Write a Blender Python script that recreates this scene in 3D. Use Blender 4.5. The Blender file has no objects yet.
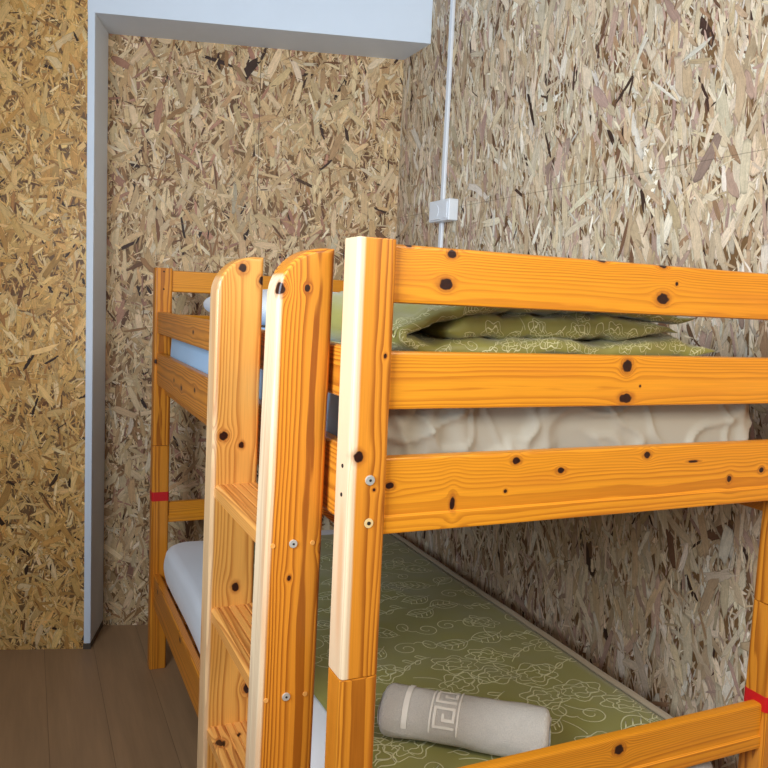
import bpy, bmesh, math, random
from mathutils import Vector, Matrix, noise

C = bpy.context.scene.collection
SC = bpy.context.scene

# ---------------------------------------------------------------- camera
cam_data = bpy.data.cameras.new('camera')
cam = bpy.data.objects.new('camera', cam_data)
C.objects.link(cam)
CAMPOS = Vector((-0.4459, -1.0856, 1.4901))
yaw, pitch, roll = 0.427793, -0.101536, 0.045232
fwd = Vector((math.sin(yaw)*math.cos(pitch), math.cos(yaw)*math.cos(pitch), math.sin(pitch)))
r0 = Vector((math.cos(yaw), -math.sin(yaw), 0)); u0 = r0.cross(fwd)
r1 = r0*math.cos(roll) + u0*math.sin(roll)
u1 = -r0*math.sin(roll) + u0*math.cos(roll)
m = Matrix((r1, u1, -fwd)).transposed().to_4x4()
m.translation = CAMPOS
cam.matrix_world = m
cam_data.sensor_width = 36.0
cam_data.lens = 788.9965/768*36.0
cam_data.clip_start = 0.02
SC.camera = cam

# ---------------------------------------------------------------- world and light
SC.view_settings.view_transform = 'Standard'
SC.view_settings.look = 'None'
SC.view_settings.gamma = 1.0
SC.view_settings.use_curve_mapping = False
SC.view_settings.exposure = 0.0

w = bpy.data.worlds.new('daylight'); SC.world = w; w.use_nodes = True
bg = w.node_tree.nodes['Background']
bg.inputs['Color'].default_value = (0.93, 0.96, 1.0, 1)
bg.inputs['Strength'].default_value = 0.13

def area(name, loc, target, sx, sy, power, color, spread=180):
    d = bpy.data.lights.new(name, 'AREA'); d.shape = 'RECTANGLE'
    d.size = sx; d.size_y = sy; d.energy = power; d.color = color; d.spread = math.radians(spread)
    o = bpy.data.objects.new(name, d); C.objects.link(o)
    o.location = loc
    o.rotation_euler = (Vector(target)-Vector(loc)).to_track_quat('-Z', 'Y').to_euler()
    return o
area('window_daylight', (-1.35, -0.60, 1.95), (0.1, 0.30, 1.95), 0.9, 1.2, 40, (0.78, 0.89, 1.0), 130)
area('room_lamp', (0.62, -1.65, 2.25), (0.6, 0.6, 1.0), 0.8, 0.6, 24, (1.0, 0.92, 0.80))

# ---------------------------------------------------------------- helpers
def lin(c):
    return tuple(((x/255)/12.92 if x/255 <= 0.04045 else ((x/255+0.055)/1.055)**2.4) for x in c)

class NT:
    """tiny node-tree writer"""
    def __init__(s, name):
        s.m = bpy.data.materials.new(name); s.m.use_nodes = True
        s.t = s.m.node_tree; s.n = s.t.nodes; s.l = s.t.links
        s.bsdf = s.n['Principled BSDF']
    def put(s, sock, v):
        if isinstance(v, bpy.types.NodeSocket): s.l.new(v, sock)
        elif v is not None: sock.default_value = v
    def math(s, op, a, b=None, c=None, clamp=False):
        n = s.n.new('ShaderNodeMath'); n.operation = op; n.use_clamp = clamp
        s.put(n.inputs[0], a)
        if b is not None: s.put(n.inputs[1], b)
        if c is not None: s.put(n.inputs[2], c)
        return n.outputs[0]
    def add(s, a, b): return s.math('ADD', a, b)
    def sub(s, a, b): return s.math('SUBTRACT', a, b)
    def mul(s, a, b): return s.math('MULTIPLY', a, b)
    def div(s, a, b): return s.math('DIVIDE', a, b)
    def sstep(s, x, a, b):
        n = s.n.new('ShaderNodeMapRange'); n.interpolation_type = 'SMOOTHSTEP'
        s.put(n.inputs[0], x); n.inputs[1].default_value = a; n.inputs[2].default_value = b
        n.inputs[3].default_value = 0; n.inputs[4].default_value = 1
        return n.outputs[0]
    def mix(s, f, a, b, mode='MIX'):
        n = s.n.new('ShaderNodeMix'); n.data_type = 'RGBA'; n.blend_type = mode
        s.put(n.inputs[0], f)
        s.put(n.inputs[6], a if isinstance(a, bpy.types.NodeSocket) else (*a[:3], 1))
        s.put(n.inputs[7], b if isinstance(b, bpy.types.NodeSocket) else (*b[:3], 1))
        return n.outputs[2]
    def coord(s, kind='Object'):
        return s.n.new('ShaderNodeTexCoord').outputs[kind]
    def xyz(s, v):
        n = s.n.new('ShaderNodeSeparateXYZ'); s.l.new(v, n.inputs[0]); return n.outputs
    def comb(s, x, y, z):
        n = s.n.new('ShaderNodeCombineXYZ')
        for i, v in enumerate((x, y, z)): s.put(n.inputs[i], v)
        return n.outputs[0]
    def noise(s, vec, scale, detail=2.0, rough=0.5, out='Fac'):
        n = s.n.new('ShaderNodeTexNoise')
        if vec is not None: s.l.new(vec, n.inputs['Vector'])
        n.inputs['Scale'].default_value = scale; n.inputs['Detail'].default_value = detail
        n.inputs['Roughness'].default_value = rough
        return n.outputs[out]
    def bump(s, h, strength, dist):
        n = s.n.new('ShaderNodeBump'); n.inputs['Strength'].default_value = strength
        n.inputs['Distance'].default_value = dist
        s.l.new(h, n.inputs['Height']); s.l.new(n.outputs[0], s.bsdf.inputs['Normal'])
    def base(s, c): s.put(s.bsdf.inputs['Base Color'], c if isinstance(c, bpy.types.NodeSocket) else (*c[:3], 1))
    def rough(s, v): s.put(s.bsdf.inputs['Roughness'], v)

# warm lacquered pine: growth rings round an offset pith, bent round the knots
def pine(name, axis, knots=(), cross='x', pith=(0.02, -0.05), tilt=0.0, seed=0, freq=240,
         light=(0.74, 0.262, 0.022), dark=(0.26, 0.054, 0.003), rough=0.36, face=None, sap_lit=None, sap_lit_k=0.85, sap_lit_s=0.0, ringk=1.0):
    t = NT(name); P = t.xyz(t.coord())
    ax = {'x': P[0], 'y': P[1], 'z': P[2]}
    u = ax[axis]; v = ax[cross]
    w_ = ax[[k for k in 'xyz' if k not in (axis, cross)][0]]
    nz = t.noise(t.comb(t.mul(u, 2.2), t.mul(v, 14.0), t.add(t.mul(w_, 14.0), seed*3.7)), 1.0, 2.0)
    psi = t.add(v, t.mul(t.sub(nz, 0.5), 0.016))
    kmask = None; halo = None
    for (ku, kv, R, e) in knots:
        du = t.div(t.sub(u, ku), e); dv = t.sub(v, kv)
        d2 = t.add(t.mul(du, du), t.mul(dv, dv))
        if face is not None:
            dw = t.math('MAXIMUM', t.sub(t.math('ABSOLUTE', t.sub(w_, face)), R*0.9), 0.0)
            d2 = t.add(d2, t.mul(dw, dw))
        R2 = (R*1.5)**2
        psi = t.sub(psi, t.mul(t.div(dv, t.math('MAXIMUM', d2, R2*0.55)), R2))
        d = t.div(t.math('SQRT', d2), R)
        wob = t.mul(t.sub(t.noise(t.comb(t.mul(u, 90.), t.mul(v, 90.), seed), 1.0, 1.0), 0.5), 0.7)
        d = t.add(d, wob)
        km = t.sub(1.0, t.sstep(d, 0.78, 1.05)); hm = t.sub(1.0, t.sstep(d, 0.9, 2.0))
        kmask = km if kmask is None else t.math('MAXIMUM', kmask, km)
        halo = hm if halo is None else t.math('MAXIMUM', halo, hm)
    a = t.sub(t.sub(psi, pith[0]), t.mul(u, tilt)); b = t.sub(w_, pith[1])
    r = t.math('SQRT', t.add(t.mul(a, a), t.mul(b, b)))
    fine = t.noise(t.comb(t.mul(u, 5.0), t.mul(v, 60.0), t.mul(w_, 60.0)), 1.0, 2.0)
    r = t.add(r, t.mul(t.sub(fine, 0.5), 0.0022))
    f = t.math('FRACT', t.mul(r, freq))
    ring = t.mul(t.sstep(f, 0.30, 0.88), t.sub(1.0, t.sstep(f, 0.91, 1.0)))
    vary = t.noise(t.comb(t.mul(u, 1.2), t.mul(r, 60.0), seed*1.3), 1.0, 2.0)
    ring = t.mul(ring, t.mul(t.add(0.25, t.mul(vary, 1.05)), ringk))
    col = t.mix(ring, light, dark)
    fib = t.noise(t.comb(t.mul(u, 9.0), t.mul(v, 420.0), t.mul(w_, 420.0)), 1.0, 2.0)
    fibc = t.add(0.84, t.mul(fib, 0.32))
    col = t.mix(1.0, col, t.comb(fibc, fibc, fibc), 'MULTIPLY')
    if sap_lit is not None:      # outer edge: pale sapwood, lightened further to paint in window light
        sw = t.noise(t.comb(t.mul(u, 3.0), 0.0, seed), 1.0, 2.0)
        sm = t.sub(1.0, t.sstep(t.sub(t.add(v, t.mul(t.sub(sw, 0.5), 0.006)), t.mul(t.sub(u, 1.08), sap_lit_s)), sap_lit, sap_lit+0.005))
        col = t.mix(t.mul(sm, sap_lit_k), col, t.mix(t.mul(ring, 0.6), (0.86, 0.68, 0.45), (0.68, 0.42, 0.22)))
    broad = t.noise(t.comb(t.mul(u, 3.0), t.mul(v, 25.0), t.mul(w_, 25.0)), 1.0, 1.0)
    col = t.mix(t.mul(t.sstep(broad, 0.5, 0.75), 0.35), col, (0.66, 0.20, 0.02))
    if kmask is not None:
        col = t.mix(t.mul(halo, 0.55), col, (0.33, 0.075, 0.012))
        kn = t.noise(t.comb(t.mul(u, 160.), t.mul(v, 160.), 0.0), 1.0, 2.0)
        col = t.mix(kmask, col, t.mix(kn, (0.006, 0.002, 0.0015), (0.05, 0.011, 0.005)))
    t.base(col); t.rough(rough)
    t.bsdf.inputs['Specular IOR Level'].default_value = 0.33
    t.bsdf.inputs['Coat Weight'].default_value = 0.10
    t.bsdf.inputs['Coat Roughness'].default_value = 0.12
    t.bump(t.add(t.mul(ring, -0.6), fib), 0.12, 0.0006)
    return t.m

def simple(name, col, rough=0.6, metal=0.0, noise_amt=0.0, scale=40, bump=0.0, bscale=300, sheen=0.0):
    t = NT(name)
    c = col
    if noise_amt:
        n = t.noise(t.coord(), scale, 3.0)
        k = t.add(1.0-noise_amt, t.mul(n, 2*noise_amt))
        c = t.mix(1.0, col, t.comb(k, k, k), 'MULTIPLY')
    t.base(c); t.rough(rough); t.bsdf.inputs['Metallic'].default_value = metal
    if sheen: t.bsdf.inputs['Sheen Weight'].default_value = sheen
    if bump:
        t.bump(t.noise(t.coord(), bscale, 2.0), bump, 0.001)
    return t.m

def link(name, me, mats, parent=None):
    o = bpy.data.objects.new(name, me); C.objects.link(o)
    for mm in (mats if isinstance(mats, (list, tuple)) else [mats]): me.materials.append(mm)
    if parent: o.parent = parent
    return o
def from_bm(name, bm, mats, parent=None, smooth=True):
    me = bpy.data.meshes.new(name); bm.normal_update(); bm.to_mesh(me); bm.free()
    for p in me.polygons: p.use_smooth = smooth
    if smooth:
        try: me.set_sharp_from_angle(angle=math.radians(35))
        except Exception: pass
    o = link(name, me, mats, parent)
    if smooth:
        wn_ = o.modifiers.new('even_normals', 'WEIGHTED_NORMAL'); wn_.keep_sharp = True; wn_.weight = 100
    return o
def thing(name, label, cat, loc=(0, 0, 0), group=None):
    o = bpy.data.objects.new(name, None); C.objects.link(o); o.location = loc
    o.empty_display_size = 0.05
    return tag(o, label, cat, group)
def tag(o, label=None, cat=None, group=None, kind=None):
    if label: o['label'] = label
    if cat: o['category'] = cat
    if group: o['group'] = group
    if kind: o['kind'] = kind
    return o
def struct(o, label=None):
    o['kind'] = 'structure'
    if label: o['label'] = label
    return o
def box_bm(lo, hi, bevel=0.0, seg=2, axis=None, bm=None):
    b = bm or bmesh.new()
    r = bmesh.ops.create_cube(b, size=1.0)
    vs = r['verts']
    for v_ in vs:
        for i in range(3): v_.co[i] = lo[i] + (v_.co[i]+0.5)*(hi[i]-lo[i])
    if bevel:
        es = set(e for v_ in vs for e in v_.link_edges)
        if axis is not None:
            es = [e for e in es if abs((e.verts[0].co-e.verts[1].co)[axis]) > 1e-6]
        bmesh.ops.bevel(b, geom=list(es), offset=bevel, segments=seg, profile=0.5, affect='EDGES')
    return b
def prism_bm(profile, axis, a0, a1, bevel=0.0, seg=2, bm=None):
    """closed profile in the two other axes (in order), extruded along axis"""
    b = bm or bmesh.new()
    o = [i for i in range(3) if i != axis]
    def mk(a):
        L = []
        for p in profile:
            c = [0, 0, 0]; c[o[0]] = p[0]; c[o[1]] = p[1]; c[axis] = a
            L.append(b.verts.new(c))
        return L
    A, B = mk(a0), mk(a1); n = len(A)
    caps = [b.faces.new(A[::-1]), b.faces.new(B)]
    for i in range(n): b.faces.new((A[i], A[(i+1) % n], B[(i+1) % n], B[i]))
    bmesh.ops.recalc_face_normals(b, faces=b.faces)
    if bevel:
        es = [e for f in caps for e in f.edges]
        bmesh.ops.bevel(b, geom=es, offset=bevel, segments=seg, profile=0.5, affect='EDGES')
    return b
def disc_bm(c, normal, r, h, seg=24, bevel=0.0, bm=None):
    b = bm or bmesh.new()
    M = Vector(normal).to_track_quat('Z', 'Y').to_matrix().to_4x4(); M.translation = Vector(c)
    res = bmesh.ops.create_cone(b, cap_ends=True, segments=seg, radius1=r, radius2=r, depth=h, matrix=M)
    if bevel:
        es = set(e for v_ in res['verts'] for e in v_.link_edges if len(e.link_faces) == 2 and any(len(f.verts) > 4 for f in e.link_faces))
        bmesh.ops.bevel(b, geom=list(es), offset=bevel, segments=2, affect='EDGES', profile=0.5)
    return b
def ss(a, b, x):
    t = min(1, max(0, (x-a)/(b-a))); return t*t*(3-2*t)
def fbm(x, y, z=0.0, o=4): return noise.fractal(Vector((x, y, z)), 1.0, 2.0, o)

# ---------------------------------------------------------------- room
XR, YC, PHI = 1.0611, 2.1619, 0.28658
ZB, OFF = 2.553, 0.2435
CEIL = 2.82
DW = Vector((-math.cos(PHI), math.sin(PHI), 0))       # along the far wall, to the left
NW = Vector((math.sin(PHI), math.cos(PHI), 0))        # into the far wall
Q = Vector((XR, YC, 0))
def wall_pt(s, z, off=0.0): return Q + DW*s - NW*off + Vector((0, 0, z))

def osb_mat(name, seams_h=(), seams_v=(), rough=0.55, grain=0.75):
    t = NT(name)
    at = t.n.new('ShaderNodeAttribute'); at.attribute_name = 'strand'
    uvn = t.n.new('ShaderNodeUVMap'); uvn.uv_map = 'UVMap'
    U = t.xyz(uvn.outputs[0])
    g = t.noise(t.comb(t.mul(U[0], 25.0), t.mul(U[1], 520.0), 0.0), 1.0, 3.0, 0.65)
    g2 = t.noise(t.comb(t.mul(U[0], 14.0), t.mul(U[1], 120.0), 3.0), 1.0, 2.0)
    g3 = t.noise(t.coord(), 55.0, 3.0, 0.6); g4 = t.noise(t.coord(), 260.0, 2.0, 0.6)
    k = t.add(1.0-grain*1.35, t.add(t.add(t.mul(g, grain), t.mul(g2, grain*0.6)), t.add(t.mul(g3, grain*0.5), t.mul(g4, grain*0.6))))
    col = t.mix(1.0, at.outputs['Color'], t.comb(k, k, k), 'MULTIPLY')
    # dark rim of every strand, its edge tone with gap shadow painted in: alpha-like second coordinate kept in the attribute 'rim'
    at2 = t.n.new('ShaderNodeAttribute'); at2.attribute_name = 'rim'
    rim = t.sstep(at2.outputs['Fac'], 0.0, 0.16)
    rim = t.add(0.66, t.mul(rim, 0.34))
    col = t.mix(1.0, col, t.comb(rim, rim, rim), 'MULTIPLY')
    P = t.xyz(t.coord())
    for z in seams_h:      # butt joint between two boards
        d = t.math('ABSOLUTE', t.sub(P[2], z))
        col = t.mix(t.mul(t.sub(1.0, t.sstep(d, 0.0004, 0.0018)), 0.45), col, (0.05, 0.035, 0.02))
    for (s, z0, z1) in seams_v:
        sc = t.add(t.mul(t.sub(P[0], XR), -math.cos(PHI)), t.mul(t.sub(P[1], YC), math.sin(PHI)))
        d = t.math('ABSOLUTE', t.sub(sc, s))
        inz = t.mul(t.math('GREATER_THAN', P[2], z0), t.math('LESS_THAN', P[2], z1))
        col = t.mix(t.mul(t.mul(t.sub(1.0, t.sstep(d, 0.0008, 0.002)), 0.8), inz), col, (0.05, 0.035, 0.02))
    t.base(col); t.rough(rough)
    t.bsdf.inputs['Specular IOR Level'].default_value = 0.3
    t.bump(g, 0.25, 0.0008)
    return t.m

def clip(poly, lo, hi):
    for ax in (0, 1):
        for sgn, lim in ((1, lo[ax]), (-1, hi[ax])):
            out = []
            for i in range(len(poly)):
                a, b = poly[i], poly[(i+1) % len(poly)]
                da, db = sgn*(a[ax]-lim), sgn*(b[ax]-lim)
                if da >= 0: out.append(a)
                if da*db < 0:
                    k = da/(da-db)
                    out.append(tuple(a[j]+(b[j]-a[j])*k for j in range(len(a))))
            poly = out
            if len(poly) < 3: return None
    return poly

def osb_wall(name, rect, to3, mat, density, palette, angles, seed, size=1.0, thick=0.018, tovis=None):
    """a board wall: a slab whose face is built of overlapping wood strands"""
    rnd = random.Random(seed)
    (a0, b0), (a1, b1) = rect
    V, F, COL, RIM, UV = [], [], [], [], []
    # slab
    for d in (0.0, -thick):
        for a, b in ((a0, b0), (a1, b0), (a1, b1), (a0, b1)): V.append(to3(a, b, d))
    quads = [(0, 1, 2, 3), (7, 6, 5, 4), (0, 4, 5, 1), (1, 5, 6, 2), (2, 6, 7, 3), (3, 7, 4, 0)]
    basec = lin((120, 88, 55))
    for q in quads:
        F.append(q); COL += [basec]*4; RIM += [1.0]*4; UV += [(0, 0)]*4
    N = int((a1-a0)*(b1-b0)*density)
    wsum = sum(p[0] for p in palette)
    ndark = 3           # the last entries of a palette are the dark slivers
    wmain = sum(p[0] for p in palette[:-ndark])
    for i in range(N):
        big = rnd.random()
        if big < 0.66: L, W = rnd.uniform(0.018, 0.05), rnd.uniform(0.0018, 0.006)
        elif big < 0.92: L, W = rnd.uniform(0.04, 0.10), rnd.uniform(0.006, 0.014)
        else: L, W = rnd.uniform(0.07, 0.14), rnd.uniform(0.014, 0.030)
        L *= size; W *= size
        ca, cb = rnd.uniform(a0-0.03, a1+0.03), rnd.uniform(b0-0.03, b1+0.03)
        if rnd.random() < angles[2]: th = rnd.uniform(0, math.pi)
        else: th = rnd.gauss(angles[0], angles[1])
        c, s = math.cos(th), math.sin(th)
        h = W/2
        # splintered ends, bowed sides
        bow = rnd.gauss(0, 0.12)*W
        pts = []
        ne = rnd.choice((2, 3, 3, 4))
        for q in range(ne): pts.append((L/2*(1-rnd.random()**2*0.5), -h+W*(q+.5*rnd.random())/ne))
        pts += [(L*.2, h*rnd.uniform(.8, 1.05)+bow), (-L*.15, h*rnd.uniform(.85, 1.1)+bow)]
        for q in range(ne): pts.append((-L/2*(1-rnd.random()**2*0.5), h-W*(q+.5*rnd.random())/ne))
        pts += [(-L*.2, -h*rnd.uniform(.8, 1.05)+bow), (L*.15, -h*rnd.uniform(.85, 1.1)+bow)]
        r = rnd.random()*(wsum if W < 0.016*size or rnd.random() < .35 else wmain)
        for wgt, colr in palette:
            r -= wgt
            if r <= 0: break
        j = rnd.gauss(1.0, 0.13)
        colr = tuple(max(0.004, x*j*rnd.uniform(.97, 1.03)) for x in colr)
        uo = rnd.uniform(0, 50)
        poly = [(ca+x*c-y*s, cb+x*s+y*c, x+uo, y+uo*0.37) for x, y in pts]
        poly = clip(poly, (a0, b0), (a1, b1))
        if not poly: continue
        dep = 0.0003 + 0.0014*i/N
        n0 = len(V)
        cx = sum(p[0] for p in poly)/len(poly); cy = sum(p[1] for p in poly)/len(poly)
        cu = sum(p[2] for p in poly)/len(poly); cv = sum(p[3] for p in poly)/len(poly)
        V.append(to3(cx, cy, dep+0.0002))
        for p in poly: V.append(to3(p[0], p[1], dep))
        m_ = len(poly)
        for q in range(m_):
            q2 = (q+1) % m_
            F.append((n0, n0+1+q, n0+1+q2)); COL += [colr]*3; RIM += [1.0, 0.0, 0.0]
            UV += [(cu, cv), poly[q][2:4], poly[q2][2:4]]
    me = bpy.data.meshes.new(name); me.from_pydata(V, [], F)
    at = me.attributes.new('strand', 'FLOAT_COLOR', 'CORNER')
    at.data.foreach_set('color', [x for c_ in COL for x in (*c_, 1.0)])
    rm = me.attributes.new('rim', 'FLOAT', 'CORNER'); rm.data.foreach_set('value', RIM)
    uv = me.uv_layers.new(name='UVMap'); uv.data.foreach_set('uv', [x for c_ in UV for x in c_])
    me.update()
    return struct(link(name, me, mat))

PAL_RIGHT = [(w_, lin(c)) for w_, c in (
    (.30, (204, 180, 148)), (.26, (212, 192, 164)), (.08, (222, 208, 188)), (.18, (188, 160, 126)),
    (.09, (180, 148, 130)), (.07, (158, 124, 92)), (.03, (118, 84, 60)), (.02, (66, 44, 34)))]
PAL_FAR = [(w_, lin(c)) for w_, c in (
    (.30, (204, 172, 128)), (.24, (212, 184, 144)), (.06, (222, 200, 168)), (.19, (186, 150, 106)),
    (.06, (168, 122, 98)), (.09, (150, 110, 72)), (.04, (112, 76, 50)), (.025, (62, 40, 28)))]
PAL_LEFT = [(w_, lin(c)) for w_, c in (
    (.34, (216, 168, 98)), (.24, (224, 182, 116)), (.07, (232, 198, 144)), (.19, (198, 146, 78)),
    (.08, (168, 118, 64)), (.03, (116, 76, 42)), (.025, (60, 40, 24)))]

H2 = math.pi/2
osb_wall('wall_right', ((-0.9, 0.0), (YC, CEIL)), lambda a, b, d: (XR-d, a, b),
         osb_mat('pale_strand_board', seams_h=(1.871,)), 6000, PAL_RIGHT, (H2-0.10, 0.36, 0.14), 3, 1.25)
osb_wall('wall_back', ((-0.0, 0.0), (1.262, ZB+0.02)), lambda a, b, d: tuple(wall_pt(a, b, d)),
         osb_mat('tan_strand_board', seams_h=(), seams_v=((0.618, 1.87, 2.6),)), 6500, PAL_FAR, (H2, 0.45, 0.45), 5, 1.15)
osb_wall('wall_left', ((1.262, 0.0), (2.6, CEIL)), lambda a, b, d: tuple(wall_pt(a, b, d+OFF-0.004)),
         osb_mat('golden_strand_board', rough=0.45), 7000, PAL_LEFT, (H2, 0.6, 0.5), 8, 1.05)

plaster = simple('white_plaster', (0.72, 0.79, 0.88), 0.6, noise_amt=0.04, scale=6, bump=0.15, bscale=60)
def wall_box(name, s0, s1, z0, z1, o0, o1, mat, bevel=0.004):
    bm = bmesh.new()
    vs = [bm.verts.new(wall_pt(s, z, o)) for s in (s0, s1) for z in (z0, z1) for o in (o0, o1)]
    for f in ((0, 1, 3, 2), (4, 6, 7, 5), (0, 4, 5, 1), (2, 3, 7, 6), (0, 2, 6, 4), (1, 5, 7, 3)):
        bm.faces.new([vs[i] for i in f])
    bmesh.ops.recalc_face_normals(bm, faces=bm.faces)
    if bevel: bmesh.ops.bevel(bm, geom=list(bm.edges), offset=bevel, segments=2, affect='EDGES', profile=0.5)
    return struct(from_bm(name, bm, mat))
wall_box('trim_1', 1.246, 1.2755, 0.022, ZB+0.02, -0.015, OFF, plaster, 0.006)     # white jamb of the niche
wall_box('trim_2', -0.0715, 1.2755, ZB, CEIL, -0.015, OFF+0.001, plaster, 0.004)     # white beam over the niche
wall_box('trim_3', 1.2455, 1.276, 0.0, 0.022, -0.01, OFF+0.002, simple('dark_plinth', (0.09, 0.065, 0.045), 0.6), 0.0)

t = NT('brown_laminate')
P = t.xyz(t.coord())
row = t.math('FLOOR', t.div(P[0], 0.19))
wn = t.n.new('ShaderNodeTexWhiteNoise'); wn.noise_dimensions = '1D'; t.l.new(row, wn.inputs['W'])
gr = t.noise(t.comb(t.mul(P[0], 26.0), t.mul(P[1], 2.2), t.mul(row, 7.3)), 1.0, 5.0, 0.6)
gr2 = t.noise(t.comb(t.mul(P[0], 160.0), t.mul(P[1], 5.0), row), 1.0, 3.0)
k = t.add(0.62, t.add(t.mul(gr, 0.55), t.add(t.mul(gr2, 0.18), t.mul(wn.outputs['Value'], 0.12))))
col = t.mix(1.0, (0.34, 0.20, 0.10), t.comb(k, k, k), 'MULTIPLY')
fr = t.math('FRACT', t.div(P[0], 0.19))
edge = t.math('LESS_THAN', t.math('ABSOLUTE', t.sub(fr, 0.5)), 0.4945)
ek = t.add(0.55, t.mul(edge, 0.45))
col = t.mix(1.0, col, t.comb(ek, ek, ek), 'MULTIPLY')
t.base(col); t.rough(0.5); t.bump(gr2, 0.1, 0.0005)
struct(from_bm('floor', box_bm((-2.4, -2.6, -0.03), (XR+0.02, 3.3, 0.0)), t.m, smooth=False))
struct(from_bm('ceiling', box_bm((-2.4, -2.6, CEIL), (XR+0.02, 3.3, CEIL+0.03)), plaster, smooth=False))

# ---------------------------------------------------------------- bunk bed
bed = thing('bunk_bed', 'orange lacquered pine bunk bed with flat rails along the strand board wall', 'bunk bed')
PW, PD, H, J, W, L = 0.0595, 0.0513, 1.587, 0.9034, 0.90, 2.009
XB = PW+W                       # inner face of the right-hand posts
steel = simple('zinc_steel', (0.62, 0.60, 0.54), 0.38, 0.45, 0.1, 200)
blackm = simple('bore_shadow', (0.02, 0.012, 0.008), 0.9)
palewood = simple('pale_birch_plug', (0.80, 0.56, 0.25), 0.45, 0, 0.12, 120)
plugwood = simple('orange_dowel_plug', (0.80, 0.36, 0.08), 0.4, 0, 0.12, 150)
redtape = simple('red_tape', (0.62, 0.008, 0.012), 0.38, 0, 0.05, 30)

def post(x0, y0, knots, seed, pith, sap_lit=None):
    e = 0.0025
    x0, x1, y1 = x0-e, x0+PW+e, y0+PD+0.008
    up = pine('pine_post', 'z', knots, 'x', pith, 0.004, seed, freq=310, face=y0, sap_lit=sap_lit)
    lo = pine('pine_leg', 'z', (), 'x', (pith[0]+0.03, pith[1]), -0.012, seed+9, freq=290, ringk=0.85)
    def piece(z0, z1, mm, nm):
        bm = box_bm((x0, y0, z0), (x1, y1, z1), 0.0, 1)
        ev = [e for e in bm.edges if abs(e.verts[0].co.z-e.verts[1].co.z) > 0.1]
        bmesh.ops.bevel(bm, geom=ev, offset=0.008, segments=4, profile=0.5, affect='EDGES')
        eh = [e for e in bm.edges if abs(e.verts[0].co.z-e.verts[1].co.z) < 1e-5 and len(e.link_faces) == 2
              and any(len(f.verts) > 4 for f in e.link_faces)]
        bmesh.ops.bevel(bm, geom=eh, offset=0.0022, segments=2, profile=0.5, affect='EDGES')
        return from_bm(nm, bm, mm, bed)
    return piece(J+0.0004, H, up, 'post'), piece(0.0, J-0.0004, lo, 'post')

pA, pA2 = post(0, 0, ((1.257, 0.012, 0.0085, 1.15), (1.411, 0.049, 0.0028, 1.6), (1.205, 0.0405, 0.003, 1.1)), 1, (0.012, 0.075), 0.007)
pB, pB2 = post(XB, 0, ((1.05, XB+0.01, 0.007, 1.2), (0.97, XB+0.008, 0.006, 1.2)), 2, (XB+0.07, 0.02))
pF, pF2 = post(0, L, ((1.23, 0.006, 0.008, 1.2),), 3, (0.02, L+0.08))
pG, pG2 = post(XB, L, (), 4, (XB+0.02, L+0.08))

# fittings in the posts
def bolt(par, c, n, r=0.0078):
    n = Vector(n)
    o = from_bm('bolt', disc_bm(Vector(c)+n*0.0008, n, r, 0.004, 24, 0.0009), steel, par); o['label'] = 'round steel bolt head'
    from_socket = disc_bm(Vector(c)+n*0.0029, n, r*0.30, 0.0006, 6)
    me = bpy.data.meshes.new('s'); from_socket.to_mesh(me); from_socket.free()
    bm = bmesh.new(); bm.from_mesh(o.data); n0 = len(bm.faces); bm.from_mesh(me)
    bm.faces.ensure_lookup_table()
    for f in bm.faces[n0:]: f.material_index = 1
    bm.to_mesh(o.data); bm.free(); o.data.materials.append(blackm); bpy.data.meshes.remove(me)
    return o
def plug(par, c, n, r, mat, hole=False, label=None):
    n = Vector(n)
    bm = disc_bm(Vector(c)+n*0.0004, n, r, 0.002, 24, 0.0004)
    nf = len(bm.faces)
    if hole: disc_bm(Vector(c)+n*0.0016, n, r*0.40, 0.0006, 16, 0, bm)
    bm.faces.ensure_lookup_table()
    for f in bm.faces[nf:]: f.material_index = 1
    o = from_bm('dowel_plug', bm, [mat, blackm], par)
    if label: o['label'] = label
    return o
bolt(pA, (0.0325, 0, 1.2205), (0, -1, 0))
plug(pA, (0.0335, 0, 1.153), (0, -1, 0), 0.0076, palewood, True, 'pale plug with a dark hole')
for z in (1.573, 1.507):
    plug(pF, (0.029, L, z), (0, -1, 0), 0.0032, blackm)
for xx, zz in ((-0.0025, 1.239), (-0.0025, 1.194)):
    plug(pA, (xx, 0.026, zz), (-1, 0, 0), 0.0032, blackm)
def tape(par, x0, y0, zc, h, lab):
    e = 0.0009
    bm = box_bm((x0-e-0.0025, y0-e, zc-h/2), (x0+PW+e+0.0025, y0+PD+e+0.008, zc+h/2), 0.008, 4, 2)
    o = from_bm('tape_band', bm, redtape, par); o['label'] = lab
tape(pF2, 0, L, 0.7025, 0.036, 'band of red tape')
tape(pB2, XB, 0, 0.693, 0.033, 'band of red tape')

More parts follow.
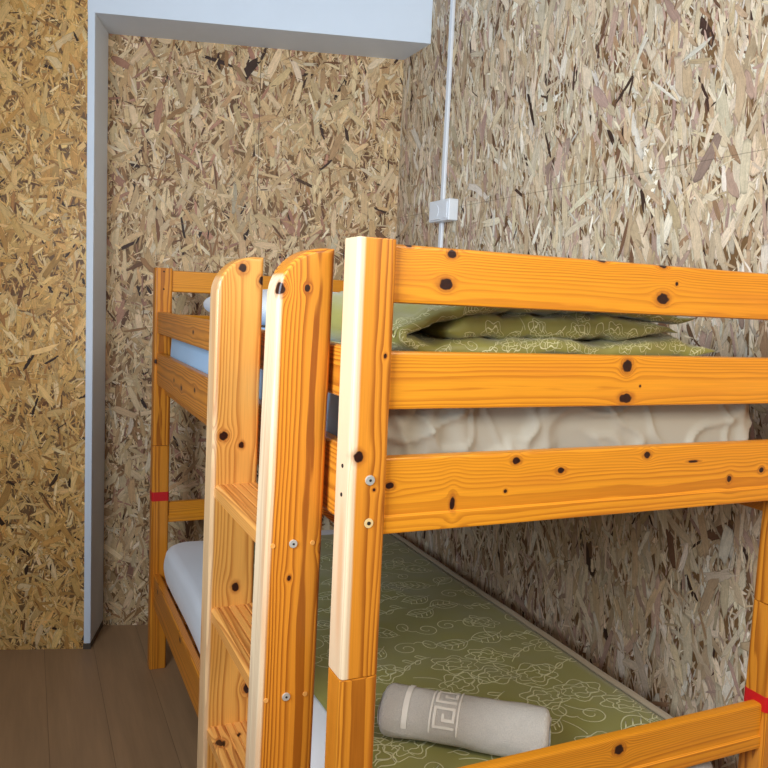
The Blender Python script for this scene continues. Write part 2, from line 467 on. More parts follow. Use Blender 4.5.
RY, RT = 0.0112, 0.026
def end_rail(z0, z1, yf, sign, knots, seed, pith, lip=False, tilt=0.004):
    """rail across the end, tenoned between two posts; front face at yf, thickness RT"""
    mm = pine('pine_end_rail', 'x', knots, 'z', pith, tilt, seed, freq=380, face=yf, ringk=0.62, light=(0.81, 0.305, 0.016), dark=(0.40, 0.095, 0.005))
    b = 0.006
    yb = yf+RT
    def arc(cy, cz, a0, a1): return [(cy+b*math.cos(a), cz+b*math.sin(a)) for a in (a0, (a0+a1)/2, a1)]
    pi = math.pi
    if lip:
        zs = z0+0.031
        prof = arc(yf-0.004+b, z0+b, 1.5*pi, pi) + [(yf-0.004, zs-0.003), (yf, zs)] + arc(yf+b, z1-b, pi, pi/2) \
            + arc(yb-b, z1-b, pi/2, 0) + arc(yb-b, z0+b, 0, -pi/2)
    else:
        prof = arc(yf+b, z0+b, 1.5*pi, pi) + arc(yf+b, z1-b, pi, pi/2) + arc(yb-b, z1-b, pi/2, 0) + arc(yb-b, z0+b, 0, -pi/2)
    bm = prism_bm(prof, 0, PW-0.003, XB+0.003)
    return from_bm('end_rail', bm, mm, bed)
end_rail(1.4915, 1.5810, RY, -1, ((0.153, 1.525, .0095, 1.4), (0.161, 1.5715, .007, 1.2), (0.086, 1.581, .0045, 1.6), (0.598, 1.521, .0100, 1.5),
         (0.628, 1.549, .0035, 1.0), (0.594, 1.581, .006, 1.6), (0.457, 1.581, .004, 2.6)), 11, (1.50, 0.09))
end_rail(1.3265, 1.4175, RY, -1, ((0.528, 1.399, .0125, 0.95), (0.530, 1.341, .0095, 1.5), (0.561, 1.363, .0025, 1.0)), 12, (1.36, -0.06))
end_rail(1.1290, 1.2515, RY, -1, ((0.186, 1.172, .012, 0.42), (0.305, 1.237, .006, 1.4), (0.287, 1.186, .0035, 1.0), (0.399, 1.216, .0055, 1.5),
         (0.59, 1.236, .0065, 1.3), (0.705, 1.219, .0028, 5.0), (0.803, 1.180, .007, 0.85), (0.889, 1.194, .006, 1.2), (0.072, 1.207, .0055, 1.5)), 13, (1.17, 0.10), True)
end_rail(0.5937, 0.6918, RY, -1, ((0.579, 0.668, .0105, 1.15),), 14, (0.62, -0.05), True)
YF = L+0.013
end_rail(1.4975, 1.5794, YF, -1, (), 15, (1.50, L+0.09))
end_rail(1.3276, 1.4120, YF, -1, (), 16, (1.36, L-0.06))
end_rail(1.1320, 1.2531, YF, -1, (), 17, (1.17, L+0.10), True)
end_rail(0.5937, 0.6750, YF, -1, (), 18, (0.62, L-0.05), True)

def side_rail(z0, z1, x0, th, knots, seed, pith, b=0.006):
    mm = pine('pine_side_rail', 'y', knots, 'z', pith, 0.004, seed, freq=330, ringk=0.8)
    bm = box_bm((x0, PD-0.003, z0), (x0+th, L+0.003, z1), b, 3, 1)
    return from_bm('side_rail', bm, mm, bed)
XS = 0.008
side_rail(1.338, 1.4215, XS, 0.026, ((1.30, 1.38, .006, 2.0), (0.6, 1.37, .008, 1.4)), 21, (1.37, -0.06))
side_rail(1.142, 1.264, XS, 0.028, ((1.48, 1.19, .009, 1.6), (1.62, 1.20, .007, 1.4), (1.26, 1.21, .007, 1.6)), 22, (1.20, 0.10))
side_rail(0.262, 0.392, XS, 0.028, ((1.42, 0.372, .008, 1.5), (1.9, 0.36, .008, 1.3)), 23, (0.30, 0.10))
side_rail(1.085, 1.185, XB+PW-XS-0.028, 0.028, (), 24, (1.20, 1.0))
side_rail(0.262, 0.392, XB+PW-XS-0.028, 0.028, (), 25, (0.30, 1.0))
slatm = pine('pine_slat', 'x', (), 'y', (0.0, -0.2), 0.0, 31)
for z in (1.133, 0.358):
    for i in range(11):
        y = 0.12+i*0.178
        from_bm('slat', box_bm((XS+0.028, y, z), (XB+PW-XS-0.028, y+0.07, z+0.016), 0.002, 1), slatm, bed)
    for xl in (XS+0.028, XB+PW-XS-0.028-0.022):
        from_bm('ledger', box_bm((xl, PD+0.01, z-0.024), (xl+0.022, L-0.01, z), 0.002, 1), slatm, bed)

# ---------------------------------------------------------------- ladder
lad = thing('bunk_ladder', 'pine ladder of two round-topped boards and grooved treads on the bunk side', 'ladder')
LX0, LX1, LY, LT, LH, LW = -0.0967, -0.001, 0.1029, 0.0660, 1.5730, 0.4043
def lean(x, z, f=1.0):
    k = (x-LX1)/(LX0-LX1)
    return x + (0.009+0.008*k)*f*(z-1.08) - 0.002
def upright(y0, knots, seed, pith, tilt, ext=0.0, sap_lit_k=0.85, lf=1.0, **wood):
    X0 = LX0-ext; rx, rz = 0.080, 0.080
    left = [(X0, z) for z in (0.0, 0.3, 0.6, 0.9, 1.2, 1.4)]
    for i in range(15):
        a = math.pi - i/14*math.pi/2
        left.append((X0+rx+rx*math.cos(a), LH-rz+rz*math.sin(a)))
    bm = bmesh.new(); rows = []
    for i, (x, z) in enumerate(left):
        zr = z if i < 6 else 1.40+(LH-1.40)*(i-5)/15
        rows.append([[bm.verts.new((lean(xx, zz, lf), yy, zz)) for yy in (y0, y0+LT)] for xx, zz in ((x, z), (LX1, zr))])
    for (l0, q0), (l1, q1) in zip(rows, rows[1:]):
        bm.faces.new((l0[0], q0[0], q1[0], l1[0])); bm.faces.new((l0[1], l1[1], q1[1], q0[1]))
        bm.faces.new((l0[0], l1[0], l1[1], l0[1])); bm.faces.new((q0[0], q0[1], q1[1], q1[0]))
    l, q = rows[0]; bm.faces.new((l[0], l[1], q[1], q[0]))
    l, q = rows[-1]; bm.faces.new((l[0], q[0], q[1], l[1]))
    bmesh.ops.recalc_face_normals(bm, faces=bm.faces)
    ev = []
    for e in bm.edges:
        if len(e.link_faces) == 2:
            n0, n1 = e.link_faces[0].normal, e.link_faces[1].normal
            if max(abs(n0.y), abs(n1.y)) > .9 and min(abs(n0.y), abs(n1.y)) < .1: ev.append(e)
    bm.normal_update()
    ev = [e for e in bm.edges if len(e.link_faces) == 2 and (abs(e.link_faces[0].normal.y) > .9) != (abs(e.link_faces[1].normal.y) > .9)]
    bmesh.ops.bevel(bm, geom=ev, offset=0.007, segments=4, profile=0.5, affect='EDGES')
    mm = pine('pine_ladder_board', 'z', knots, 'x', pith, tilt, seed, freq=270, face=y0, sap_lit=X0+0.004, sap_lit_s=0.017*lf, sap_lit_k=sap_lit_k, **wood)
    return from_bm('upright', bm, mm, lad)
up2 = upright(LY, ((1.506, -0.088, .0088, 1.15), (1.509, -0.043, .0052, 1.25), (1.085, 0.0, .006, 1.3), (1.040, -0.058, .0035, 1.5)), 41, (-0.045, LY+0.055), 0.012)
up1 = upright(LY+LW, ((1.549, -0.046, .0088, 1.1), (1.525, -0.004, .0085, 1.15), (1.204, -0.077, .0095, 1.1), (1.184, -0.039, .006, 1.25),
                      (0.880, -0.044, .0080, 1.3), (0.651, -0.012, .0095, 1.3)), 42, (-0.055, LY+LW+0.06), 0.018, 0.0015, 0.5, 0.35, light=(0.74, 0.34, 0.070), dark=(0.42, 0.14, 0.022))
for par in (up2,):
    for z, zb_ in ((1.097, 0), (0.838, 0), (0.575, 0), (0.312, 0)):
        xx = lean(-0.050, z)-0.001
        bolt(par, (xx, LY, z), (0, -1, 0), 0.0068)
        for dx in (-0.034, 0.033):
            plug(par, (xx+dx, LY, z-0.001), (0, -1, 0), 0.0040, plugwood)
def tread(zt, seed, knots):
    th = 0.030; x0, x1 = LX0+0.006, LX1-0.001
    top = []
    n = 5; gw, gd = 0.0035, 0.003
    for i in range(1, n):
        xc = x0+(x1-x0)*i/n
        top += [(xc-gw/2-0.001, zt), (xc-gw/2, zt-gd), (xc+gw/2, zt-gd), (xc+gw/2+0.001, zt)]
    prof = [(x0+0.004, zt-th), (x0, zt-th+0.004), (x0, zt-0.006), (x0+0.006, zt)] + top + [(x1, zt), (x1, zt-th)]
    prof = [(lean(x, z, 0.4), z) for x, z in prof]
    bm = prism_bm(prof, 1, LY+LT-0.003, LY+LW+0.003)
    mm = pine('pine_tread', 'y', knots, 'x', (-0.05, zt-0.12), 0.02, seed, freq=260, light=(0.80, 0.36, 0.085), dark=(0.42, 0.13, 0.025), face=zt)
    return from_bm('tread', bm, mm, lad)
tread(1.103, 51, ())
tread(0.840, 52, ((0.40, -0.030, .005, 1.2), (0.33, -0.02, .007, 1.2)))
tread(0.577, 53, ((0.44, -0.083, .010, 1.3), (0.46, -0.04, .005, 1.2)))
tread(0.314, 54, ())

# ---------------------------------------------------------------- cloth helpers
def grid_mesh(name, S, nu, nv, mats, parent=None, closed_v=False, extra=None):
    V = [S(i/nu, j/(nv if closed_v else nv)) for i in range(nu+1) for j in range(nv+(0 if closed_v else 1))]
    mv = nv if closed_v else nv+1
    F = []
    for i in range(nu):
        for j in range(nv):
            j2 = (j+1) % mv
            F.append((i*mv+j, (i+1)*mv+j, (i+1)*mv+j2, i*mv+j2))
    me = bpy.data.meshes.new(name)
    MI = [0]*len(F)
    if extra:
        ev, ef, ei = extra; n0 = len(V); V = V+ev; F = F+[tuple(n0+q for q in f) for f in ef]; MI += ei
    me.from_pydata([tuple(v_) for v_ in V], [], F)
    me.polygons.foreach_set('material_index', MI)
    for p in me.polygons: p.use_smooth = True
    me.update()
    return link(name, me, mats, parent)

def motif(rnd, kind):
    """woven flower, leaf or scroll: polylines in a unit cell"""
    out = []
    if kind == 0:      # layered blossom
        for r, n, amp, ph in ((0.42, 6, .16, .2), (0.29, 5, .2, .9), (0.15, 4, .25, .3)):
            out.append([(r*(1+amp*math.sin(n*a+ph))*math.cos(a)*1.1, r*(1+amp*math.sin(n*a+ph))*math.sin(a)*0.85)
                        for a in [i/36*2*math.pi for i in range(37)]])
        for q in range(4):
            a0 = q*1.57+.5
            out.append([(math.cos(a0+s*.5)*(.16+.2*s), math.sin(a0+s*.5)*(.13+.16*s)) for s in [i/8 for i in range(9)]])
        out.append([(.1+.25*s*s, -.36-.5*s) for s in [i/10 for i in range(11)]])
    elif kind == 1:    # veined leaf on a curved stem
        out.append([(-.5+s, .12*math.sin(s*3.3)) for s in [i/14 for i in range(15)]])
        for sg in (1, -1):
            out.append([(-.35+.8*s, sg*.27*math.sin(s*math.pi)**.8+.12*math.sin((.15+.8*s)*3.3)) for s in [i/16 for i in range(17)]])
            for q in range(4):
                b0 = -.25+q*.16
                out.append([(b0+.12*s, .12*math.sin((b0+.5)*3.3)+sg*.17*s) for s in (0, .5, 1)])
    elif kind == 2:    # scroll with a bud
        out.append([((.32-.27*s)*math.cos(s*9+.5)-.1, (.32-.27*s)*math.sin(s*9+.5)) for s in [i/40 for i in range(41)]])
        out.append([(-.1+.3*math.cos(.5)+.35*s, .15+.3*s-.5*s*s) for s in [i/12 for i in range(13)]])
        out.append([(.5+.14*math.cos(a), .0+.2*math.sin(a)) for a in [i/20*2*math.pi for i in range(21)]])
    else:              # spray of small leaves
        out.append([(-.55+1.1*s, -.25+.55*s*s) for s in [i/14 for i in range(15)]])
        for q in range(5):
            s0 = .1+q*.18; x0, y0 = -.55+1.1*s0, -.25+.55*s0*s0; sg = 1 if q % 2 else -1
            out.append([(x0+.24*s, y0+sg*(.16*s+.09*math.sin(s*math.pi))) for s in [i/8 for i in range(9)]])
            out.append([(x0+.24*s, y0+sg*(.16*s-.07*math.sin(s*math.pi))) for s in [i/8 for i in range(9)]])
    return out

def pattern(S, Nrm, LU, LV, seed, cell=0.125, width=0.0026, lift=0.0007, umin=0.0, vmin=0.0, size=1.0):
    """scatter woven motifs over a surface given in metres: S(u_m, v_m)"""
    rnd = random.Random(seed); V, F, I = [], [], []
    nu, nv = max(1, int((LU-umin)/cell)), max(1, int((LV-vmin)/cell))
    for a in range(nu+1):
        for b in range(nv+1):
            cu = umin+(a+.5*(b % 2)+rnd.uniform(-.16, .16))*cell; cv = vmin+(b+rnd.uniform(-.16, .16))*cell
            th = rnd.uniform(-.7, .7)+rnd.choice((0, math.pi)); sc = cell*rnd.uniform(.82, 1.12)*size
            for line in motif(rnd, rnd.choice((0, 0, 1, 1, 2, 3))):
                pts = []
                for x, y in line:
                    uu = cu+sc*(x*math.cos(th)-y*math.sin(th)); vv = cv+sc*(x*math.sin(th)+y*math.cos(th))
                    pts.append((uu, vv))
                prev = None
                for i, (uu, vv) in enumerate(pts):
                    p0, p1 = pts[max(0, i-1)], pts[min(len(pts)-1, i+1)]
                    tx, ty = p1[0]-p0[0], p1[1]-p0[1]; l = math.hypot(tx, ty) or 1
                    hw = width/2*(0.55+0.45*math.sin(math.pi*(i+.5)/len(pts)))
                    q = []
                    ok = True
                    for sg in (1, -1):
                        u2, v2 = uu-sg*ty/l*hw, vv+sg*tx/l*hw
                        if not (umin < u2 < LU and vmin < v2 < LV): ok = False
                        q.append((u2, v2))
                    if not ok: prev = None; continue
                    ids = []
                    for u2, v2 in q:
                        ids.append(len(V)); V.append(tuple(Vector(S(u2, v2))+Vector(Nrm(u2, v2))*lift))
                    if prev: F.append((prev[0], ids[0], ids[1], prev[1])); I.append(1)
                    prev = ids
    return V, F, I

def fabric(name, col, rough=0.8, amt=0.08, scale=500, sheen=0.3, bump=0.25):
    t = NT(name); o = t.coord()
    n = t.noise(o, scale, 2.0); n2 = t.noise(o, 9.0, 3.0)
    k = t.add(1.0-amt, t.add(t.mul(n, amt), t.mul(n2, amt)))
    t.base(t.mix(1.0, col, t.comb(k, k, k), 'MULTIPLY')); t.rough(rough)
    t.bsdf.inputs['Sheen Weight'].default_value = sheen
    t.bump(n, bump, 0.0008)
    return t.m
olive = fabric('olive_damask', (0.275, 0.252, 0.050), 0.5, 0.12, 700, 0.25)
thread = fabric('pale_green_thread', (0.68, 0.64, 0.34), 0.5, 0.10, 700, 0.2)
white = fabric('white_cotton', (0.80, 0.82, 0.86), 0.85, 0.05, 600, 0.2)
paleblue = fabric('pale_blue_cotton', (0.40, 0.63, 0.90), 0.8, 0.05, 600, 0.2)
beige = fabric('beige_cotton', (0.44, 0.405, 0.325), 0.85, 0.06, 600, 0.2)
hem = fabric('tan_hem', (0.42, 0.33, 0.22), 0.8, 0.06, 600, 0.2)

def soft_box(name, lo, hi, r, rc, mat, label, cat, nz=0.0, seed=0, crown=0.0, n=10):
    """mattress: rounded slab, plan corners of radius rc, edges of radius r"""
    cx, cy = (lo[0]+hi[0])/2, (lo[1]+hi[1])/2; hx, hy = (hi[0]-lo[0])/2, (hi[1]-lo[1])/2
    def plan(inset, q):
        # superellipse-like rounded rectangle walk
        X, Y = hx-inset, hy-inset; R = max(0.002, rc-inset*0.6)
        segs = []
        for k, (sx, sy) in enumerate(((1, 1), (-1, 1), (-1, -1), (1, -1))):
            for i in range(9):
                a = k*math.pi/2+i/8*math.pi/2
                segs.append((sx*(X-R)+R*math.cos(a), sy*(Y-R)+R*math.sin(a)))
        out = []
        for i in range(len(segs)):      # subdivide long edges
            a, b = segs[i], segs[(i+1) % len(segs)]
            d = math.hypot(b[0]-a[0], b[1]-a[1]); m_ = 24 if i % 9 == 8 else 1
            for j in range(m_): out.append((a[0]+(b[0]-a[0])*j/m_, a[1]+(b[1]-a[1])*j/m_))
        return out
    rings = []
    zl, zh = lo[2], hi[2]
    prof = [(hx*0.75, zl), (r, zl)] + [(r-r*math.sin(a), zl+r-r*math.cos(a)) for a in (.4, .8, 1.2, 1.57)]
    for i in range(1, 5): prof.append((-0.006*math.sin(i/5*math.pi), zl+r+(zh-zl-2*r)*i/5))
    prof += [(r-r*math.cos(a), zh-r+r*math.sin(a)) for a in (0, .4, .8, 1.2, 1.57)]
    prof += [(r+(hx-r)*k_, zh+crown*k_) for k_ in (0.15, .35, .6, .85)]
    V, F = [], []
    for ins, z in prof:
        for (x, y) in plan(ins, 0):
            d = nz*fbm((cx+x)*4, (cy+y)*4, z*3+seed, 2) if nz else 0
            l = math.hypot(x/hx, y/hy)
            V.append((cx+x+d*x/hx, cy+y+d*y/hy, z+d*0.6))
    m_ = len(V)//len(prof)
    for i in range(len(prof)-1):
        for j in range(m_):
            j2 = (j+1) % m_
            F.append((i*m_+j, i*m_+j2, (i+1)*m_+j2, (i+1)*m_+j))
    F.append(tuple(range(m_))[::-1]); F.append(tuple((len(prof)-1)*m_+j for j in range(m_)))
    me = bpy.data.meshes.new(name); me.from_pydata(V, [], F)
    for p in me.polygons: p.use_smooth = True
    me.update()
    return tag(link(name, me, mat), label, cat)

# mattresses
soft_box('mattress', (0.0375, 0.06, 0.3745), (0.955, 1.985, 0.528), 0.035, 0.10, white,
         'white sheeted mattress on the lower bunk under the green coverlet', 'mattress', 0.006, 3, 0.004)
soft_box('mattress', (0.046, 0.085, 1.1495), (0.915, 1.985, 1.385), 0.045, 0.09, paleblue,
         'pale blue mattress on the upper bunk under the pillow and duvet', 'mattress', 0.008, 7, 0.004)

# lower coverlet
CX0, CX1, CY0, CY1 = 0.190, 0.936, 0.085, 1.86
def cov(u, v):
    """u, v in metres from the near left corner"""
    x, y = CX0+u, CY0+v
    e = min(u, CX1-CX0-u, v, CY1-CY0-v)
    z = 0.5375 + 0.014*ss(0.0, 0.035, e) + 0.006*fbm(x*3.2, y*3.2, 1.7, 3)*ss(0, .08, e) + 0.003*fbm(x*11, y*8, 4.2, 3)*ss(0, .05, e)
    x += 0.004*fbm(x*2, y*5, 9.1, 2); 
    return (x, y, z)
def cov_n(u, v): return (0, 0, 1)
LU, LV = CX1-CX0, CY1-CY0
cover = grid_mesh('coverlet', lambda a, b: cov(a*LU, b*LV), 60, 130, [olive, thread],
                  extra=pattern(cov, cov_n, LU-0.01, LV-0.01, 12, 0.112, 0.0036, 0.0009, 0.01, 0.01, 1.12))
mod = cover.modifiers.new('thickness', 'SOLIDIFY'); mod.thickness = 0.004; mod.offset = -1
# keep the woven motifs single-sided: solidify only the cloth
vg = cover.vertex_groups.new(name='cloth'); vg.add(list(range(61*131)), 1.0, 'ADD')
mod.vertex_group = 'cloth'; mod.thickness_vertex_group = 0.02
tag(cover, 'olive green flowered coverlet spread flat over the lower bunk', 'coverlet')
def hemS(a, b):
    v = b*LV; x, y, z = cov(LU-0.002, v)
    ang = a*2*math.pi
    return (x+0.008+0.011*math.cos(ang), y, z+0.004+0.0065*math.sin(ang))
h_ = grid_mesh('hem', lambda a, b: hemS(b, a), 90, 12, hem, cover, closed_v=True); h_['label'] = 'tan edge along the wall'

# towel
TA, TB = Vector((0.270, 0.410, 0.0)), Vector((0.552, 0.189, 0.0))
TZ = 0.5535
tdir = (TB-TA).normalized(); tl = (TB-TA).length; tn = Vector((-tdir.y, tdir.x, 0))
def tow(u, v, lift=0.0):
    """u metres along, v angle (0 = front base going up and over)"""
    k = u/tl
    r = 0.0535+0.002*k+0.0015*math.sin(k*9+1)
    endr = 0.016
    d = min(u, tl-u)
    if d < endr: r = r-endr+math.sqrt(max(0, endr*endr-(endr-d)**2))
    r += 0.0022*fbm(u*14, math.cos(v)*1.5, math.sin(v)*1.5, 3)
    r += 0.004*math.exp(-(((v-2.25) % (2*math.pi))/0.10)**2)   # free edge of the roll
    r += lift
    sq = 0.93
    c = TA+tdir*u
    p = c + tn*(-math.cos(v)*r*1.08)
    z = TZ + 0.050 + math.sin(v)*r*sq
    return Vector((p.x, p.y, max(z, TZ-0.0005)))
t = NT('terry_towel'); o = t.coord()
n = t.noise(o, 420, 2.0); n2 = t.noise(o, 1000, 1.0)
k = t.add(0.80, t.mul(n, 0.36))
t.base(t.mix(1.0, (0.98, 0.90, 0.78), t.comb(k, k, k), 'MULTIPLY')); t.rough(0.95)
t.bsdf.inputs['Sheen Weight'].default_value = 0.4
t.bump(t.add(n, n2), 1.0, 0.004); terry = t.m
flat = fabric('towel_flat_weave', (0.92, 0.85, 0.74), 0.9, 0.06, 900, 0.2)
EV, EF, EI = [], [], []
def towel_strip(u0, u1, v0, v1, lift=0.0016):
    nu_, nv_ = max(1, int((u1-u0)/0.006)), max(1, int(abs(v1-v0)/0.09))
    n0 = len(EV)
    for i in range(nu_+1):
        for j in range(nv_+1):
            q = tow(u0+(u1-u0)*i/nu_, v0+(v1-v0)*j/nv_, lift); EV.append(tuple(q))
    for i in range(nu_):
        for j in range(nv_):
            EF.append((n0+i*(nv_+1)+j, n0+(i+1)*(nv_+1)+j, n0+(i+1)*(nv_+1)+j+1, n0+i*(nv_+1)+j+1)); EI.append(1)
towel_strip(0.052, 0.064, -0.1, 3.3)
towel_strip(0.110, 0.114, -0.1, 3.3); towel_strip(0.168, 0.172, -0.1, 3.3)
# woven key pattern between the two lines
aw = 0.006/0.052
for q in range(3):
    v0 = 0.15+q*1.02
    h = 0.86
    for (ua, ub, va, vb) in ((0.118, 0.164, v0, v0+aw), (0.118, 0.124, v0, v0+h), (0.118, 0.164, v0+h-aw, v0+h),
                             (0.158, 0.164, v0+0.28, v0+h), (0.136, 0.164, v0+0.28, v0+0.28+aw), (0.136, 0.142, v0+0.28, v0+0.58)):
        towel_strip(ua, ub, va, vb, 0.0018)
def towS(a, b):
    return tow(a*tl, b*2*math.pi)
tw = grid_mesh('towel', towS, 90, 60, [terry, flat], closed_v=True, extra=(EV, EF, EI))
# end discs with the spiral of the roll
bm = bmesh.new(); bm.from_mesh(tw.data)
for uu, sgn in ((0.0, -1), (tl, 1)):
    prev = None
    for ring in range(0, 13):
        rr = 1.0-ring/12.0
        vs = []
        for j in range(60):
            v = j/60*2*math.pi
            pe = tow(uu, v); ce = TA+tdir*uu; ce = Vector((ce.x, ce.y, TZ+0.050))
            p = ce.lerp(pe, max(rr, 0.02))
            g = 0.0035*math.cos(2*math.pi*(rr*4.0+v/(2*math.pi)))
            p = p+tdir*sgn*(g-0.004*ring/12)
            p.z = max(p.z, TZ-0.0005)
            vs.append(bm.verts.new(p))
        if prev:
            for j in range(60): bm.faces.new((prev[j], prev[(j+1) % 60], vs[(j+1) % 60], vs[j]))
        prev = vs
    bm.faces.new(prev)
bmesh.ops.recalc_face_normals(bm, faces=bm.faces)
for f in bm.faces: f.smooth = True
bm.to_mesh(tw.data); bm.free()
tag(tw, 'rolled off-white terry towel with woven key band on the green coverlet', 'towel')

# sheet hanging over the near end of the upper mattress
SX0, SX1 = 0.062, 0.930
def sheet(a, b):
    x = SX0+(SX1-SX0)*a
    path = b*0.62
    if path < 0.36: y, z, nx = 0.457-path, 1.3925, 0
    else:
        q = path-0.36; rad = 0.025
        arc = rad*math.pi/2
        if q < arc: th = q/rad; y, z = 0.097-rad*math.sin(th)+0.0, 1.3925-rad+rad*math.cos(th)
        else: y, z = 0.072, 1.3925-rad-(q-arc)
    f1 = fbm(x*3.1+z*2, z*4, 2.2, 2)
    def ridge(n, k): return max(0.0, 1-abs(n)*k)**1.5
    f2 = ridge(fbm(x*4.2-z*5, z*5+x*2.5, 7.7, 2), 7); f3 = ridge(fbm(x*6+z*7, z*5-x*4, 5.1, 2), 8)
    f4 = ridge(fbm(x*9+z*2, z*3, 1.4, 2), 6)*ss(0.5, 0.1, a)
    amp = ss(0.30, 0.42, path)
    fold = math.exp(-((a-.05-0.25*(z-1.28))/.018)**2)+0.8*math.exp(-((a-.115)/.015)**2)+0.6*math.exp(-((a-.19+0.3*(z-1.28))/.02)**2)
    dy = (-0.011*f2 - 0.008*f3 - 0.008*f4 - 0.012*f1 - 0.010*fold)*amp
    edge = ss(0.965, 1.0, a)
    dy += 0.012*edge*amp - 0.006*amp*math.exp(-((a-.955)/.012)**2)
    dz = 0.003*f1*(1-amp)
    return (x+0.003*f1, max(y+dy, 0.0395), z+dz)
sh = grid_mesh('bed_sheet', sheet, 150, 90, beige)
mod = sh.modifiers.new('thickness', 'SOLIDIFY'); mod.thickness = 0.0015; mod.offset = 1
tag(sh, 'crumpled beige sheet tucked over the near end of the upper mattress', 'bed sheet')

# folded duvet on the upper bunk
def make_ribbon(path, hfun, y0, y1, seed, nt=90, nth=40):
    # resample the path
    P_ = []
    for i in range(len(path)-1):
        p0 = path[max(0, i-1)]; p1 = path[i]; p2 = path[i+1]; p3 = path[min(len(path)-1, i+2)]
        for s in range(12):
            t_ = s/12
            P_.append(tuple(0.5*((2*p1[k])+(-p0[k]+p2[k])*t_+(2*p0[k]-5*p1[k]+4*p2[k]-p3[k])*t_*t_+(-p0[k]+3*p1[k]-3*p2[k]+p3[k])*t_**3) for k in (0, 1)))
    P_.append(path[-1])
    cum = [0]
    for i in range(1, len(P_)): cum.append(cum[-1]+math.hypot(P_[i][0]-P_[i-1][0], P_[i][1]-P_[i-1][1]))
    tot = cum[-1]
    def at(s):
        s = min(max(s, 0), tot)
        lo = 0
        for i in range(1, len(cum)):
            if cum[i] >= s: lo = i-1; break
        f = (s-cum[lo])/max(1e-9, cum[lo+1]-cum[lo])
        a, b = P_[lo], P_[lo+1]
        tx, tz = b[0]-a[0], b[1]-a[1]; l = math.hypot(tx, tz) or 1
        return a[0]+(b[0]-a[0])*f, a[1]+(b[1]-a[1])*f, -tz/l, tx/l
    def S(s, th):
        x, z, nx, nz = at(s)
        # smooth the normal
        x2, z2, nx2, nz2 = at(s+0.01); x3, z3, nx3, nz3 = at(s-0.01)
        nx, nz = nx+nx2+nx3, nz+nz2+nz3; l = math.hypot(nx, nz) or 1; nx, nz = nx/l, nz/l
        h = hfun(s/tot)/2
        ym, yr = (y0+y1)/2, (y1-y0)/2
        c, sn = math.cos(th), math.sin(th)
        yy = ym - yr*math.copysign(abs(c)**0.28, c)
        hh = h*math.copysign(abs(sn)**0.6, sn)
        w1 = 0.010*fbm(x*10+seed, yy*6, z*14, 3)+0.005*fbm(x*30+seed+z*20, yy*20, z*30, 3)
        yy += 0.011*fbm(x*7+seed*2, z*20, 1.1, 3)*abs(c)
        hh += w1*min(1, h/0.012)
        zz = z+nz*hh
        zz += 0.030*ss(0.16, 0.42, yy)*ss(1.41, 1.46, zz)*ss(0.24, 0.17, x)
        return Vector((x+nx*hh, yy, max(zz, 1.3955)))
    return S, tot
ztb = 1.3960
def hC(t_):
    return 0.054*min(1, t_/0.06)**0.6*min(1, (1-t_)/0.10)**0.7*(0.85+0.15*math.sin(t_*20))*(1-0.30*math.exp(-((t_-.53)/.09)**2))+0.002
pathC = [(0.835, 1.424), (0.70, 1.424), (0.55, 1.421), (0.38, 1.419), (0.26, 1.4165), (0.175, 1.4165), (0.130, 1.430), (0.142, 1.448),
         (0.19, 1.468), (0.25, 1.490), (0.33, 1.502), (0.45, 1.504), (0.60, 1.499), (0.70, 1.492), (0.772, 1.489)]
pathM = [(0.215, 1.448), (0.29, 1.458), (0.40, 1.462), (0.53, 1.463), (0.66, 1.461), (0.735, 1.458)]
def hM(t_): return 0.058*min(1, t_/0.07)**0.6*min(1, (1-t_)/0.25)**0.8+0.002
DV, DF, DI = [], [], []
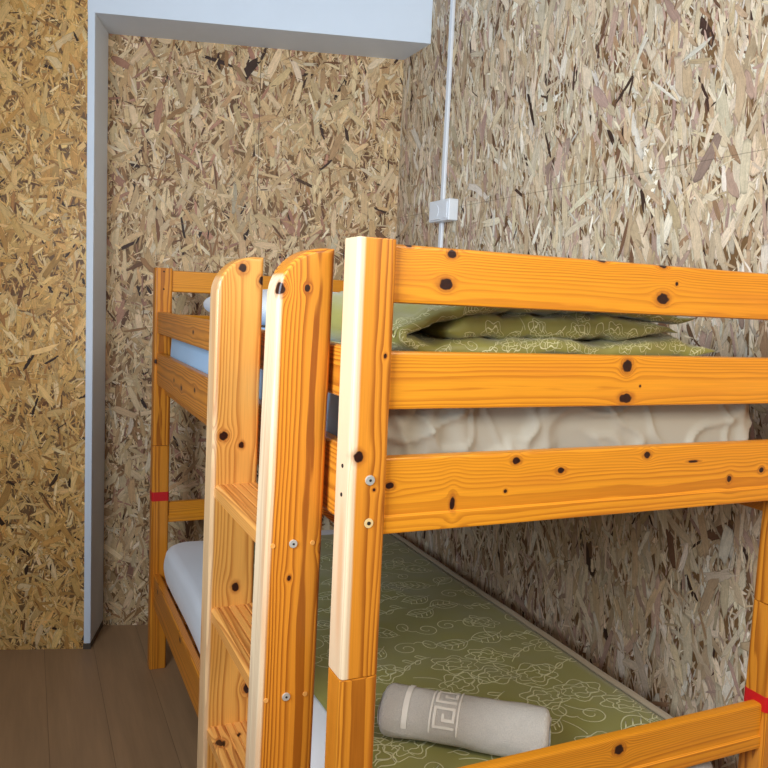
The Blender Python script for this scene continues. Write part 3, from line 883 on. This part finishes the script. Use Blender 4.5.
for path, hf, sd, y0, y1 in ((pathC, hC, 1.0, 0.105, 0.80), (pathM, hM, 5.0, 0.110, 0.78)):
    S, tot = make_ribbon(path, hf, y0, y1, sd)
    nt_, nth = 110, 48
    n0 = len(DV)
    for i in range(nt_+1):
        for j in range(nth): DV.append(tuple(S(tot*i/nt_, 2*math.pi*j/nth)))
    for i in range(nt_):
        for j in range(nth):
            j2 = (j+1) % nth
            DF.append((n0+i*nth+j, n0+i*nth+j2, n0+(i+1)*nth+j2, n0+(i+1)*nth+j)); DI.append(0)
    DF.append(tuple(n0+j for j in range(nth))[::-1]); DI.append(0)
    DF.append(tuple(n0+nt_*nth+j for j in range(nth))); DI.append(0)
    # woven motifs over the visible front and top: u along the path, v round the section (metres -> angle)
    RV = 0.11
    def SS(u, v, S=S): return S(u, math.pi*2*(v/0.30)-math.pi)
    def NN(u, v, S=S):
        a = SS(u, v, S); b = SS(u+0.003, v, S); c = SS(u, v+0.003, S)
        n_ = (b-a).cross(c-a)
        if n_.length < 1e-12: return Vector((0, -1, 0))
        n_.normalize()
        th = math.pi*2*(v/0.30)-math.pi
        return n_
    pv, pf, pi_ = pattern(SS, lambda u, v: NN(u, v)*-1.0, tot-0.03, 0.29, int(sd*7)+2, 0.044, 0.0013, 0.0009, 0.03, 0.01)
    pv2, pf2, pi2 = pattern(SS, lambda u, v: NN(u, v), tot-0.03, 0.29, int(sd*7)+2, 0.044, 0.0013, 0.0009, 0.03, 0.01)
    for V_, F_, I_ in ((pv, pf, pi_), (pv2, pf2, pi2)):
        n1 = len(DV); DV += V_; DF += [tuple(n1+q for q in f) for f in F_]; DI += I_
me = bpy.data.meshes.new('duvet'); me.from_pydata(DV, [], DF); me.polygons.foreach_set('material_index', DI)
for p in me.polygons: p.use_smooth = True
me.update()
tag(link('duvet', me, [olive, thread]), 'folded olive green flowered duvet lying on the upper bunk', 'duvet')

# pillow at the far end of the upper bunk
def pil(a, b):
    th, ph = a*math.pi, b*2*math.pi
    sx = math.sin(th)
    def se(c, e): return math.copysign(abs(c)**e, c)
    x = 0.400*se(math.cos(ph), .5)*se(sx, .5); y = 0.205*se(math.sin(ph), .5)*se(sx, .5)
    z = 0.068*se(math.cos(th), .8)*(1-0.45*(x/.42)**6)*(1-.4*(y/.21)**4)
    z += 0.006*fbm(x*8, y*8, 3.3, 3)*(1 if z > 0 else 0)
    return (0.520+x*0.97, 1.70+y, 1.3915+0.066+z*0.98)
tag(grid_mesh('pillow', pil, 40, 80, white, closed_v=True), 'plump white pillow at the far end of the upper bunk', 'pillow')

# ---------------------------------------------------------------- conduit and socket box on the right wall
pvc = simple('white_pvc', (0.78, 0.80, 0.83), 0.35, 0, 0.03, 20)
cond = tag(from_bm('cable_conduit', box_bm((XR-0.0155, 1.708, 1.10), (XR-0.0018, 1.732, CEIL-0.001), 0.004, 3, 2), pvc),
           'slim white cable conduit running down the strand board wall', 'conduit')
sk = thing('socket_box', 'small white surface socket box on the strand board wall conduit', 'socket', (XR-0.0018, 1.68, 1.858))
from_bm('housing', box_bm((-0.043, -0.078, -0.040), (0.0, 0.085, 0.042), 0.005, 3), pvc, sk)
bm = disc_bm((-0.0435, 0.028, 0.0), (-1, 0, 0), 0.026, 0.003, 32, 0.001)
box_bm((-0.046, -0.066, -0.031), (-0.042, -0.026, 0.031), 0.0015, 2, None, bm)
from_bm('faceplate', bm, pvc, sk)
from_bm('lid', box_bm((-0.0495, -0.022, -0.034), (-0.0425, 0.070, -0.031), 0.001, 1), pvc, sk)
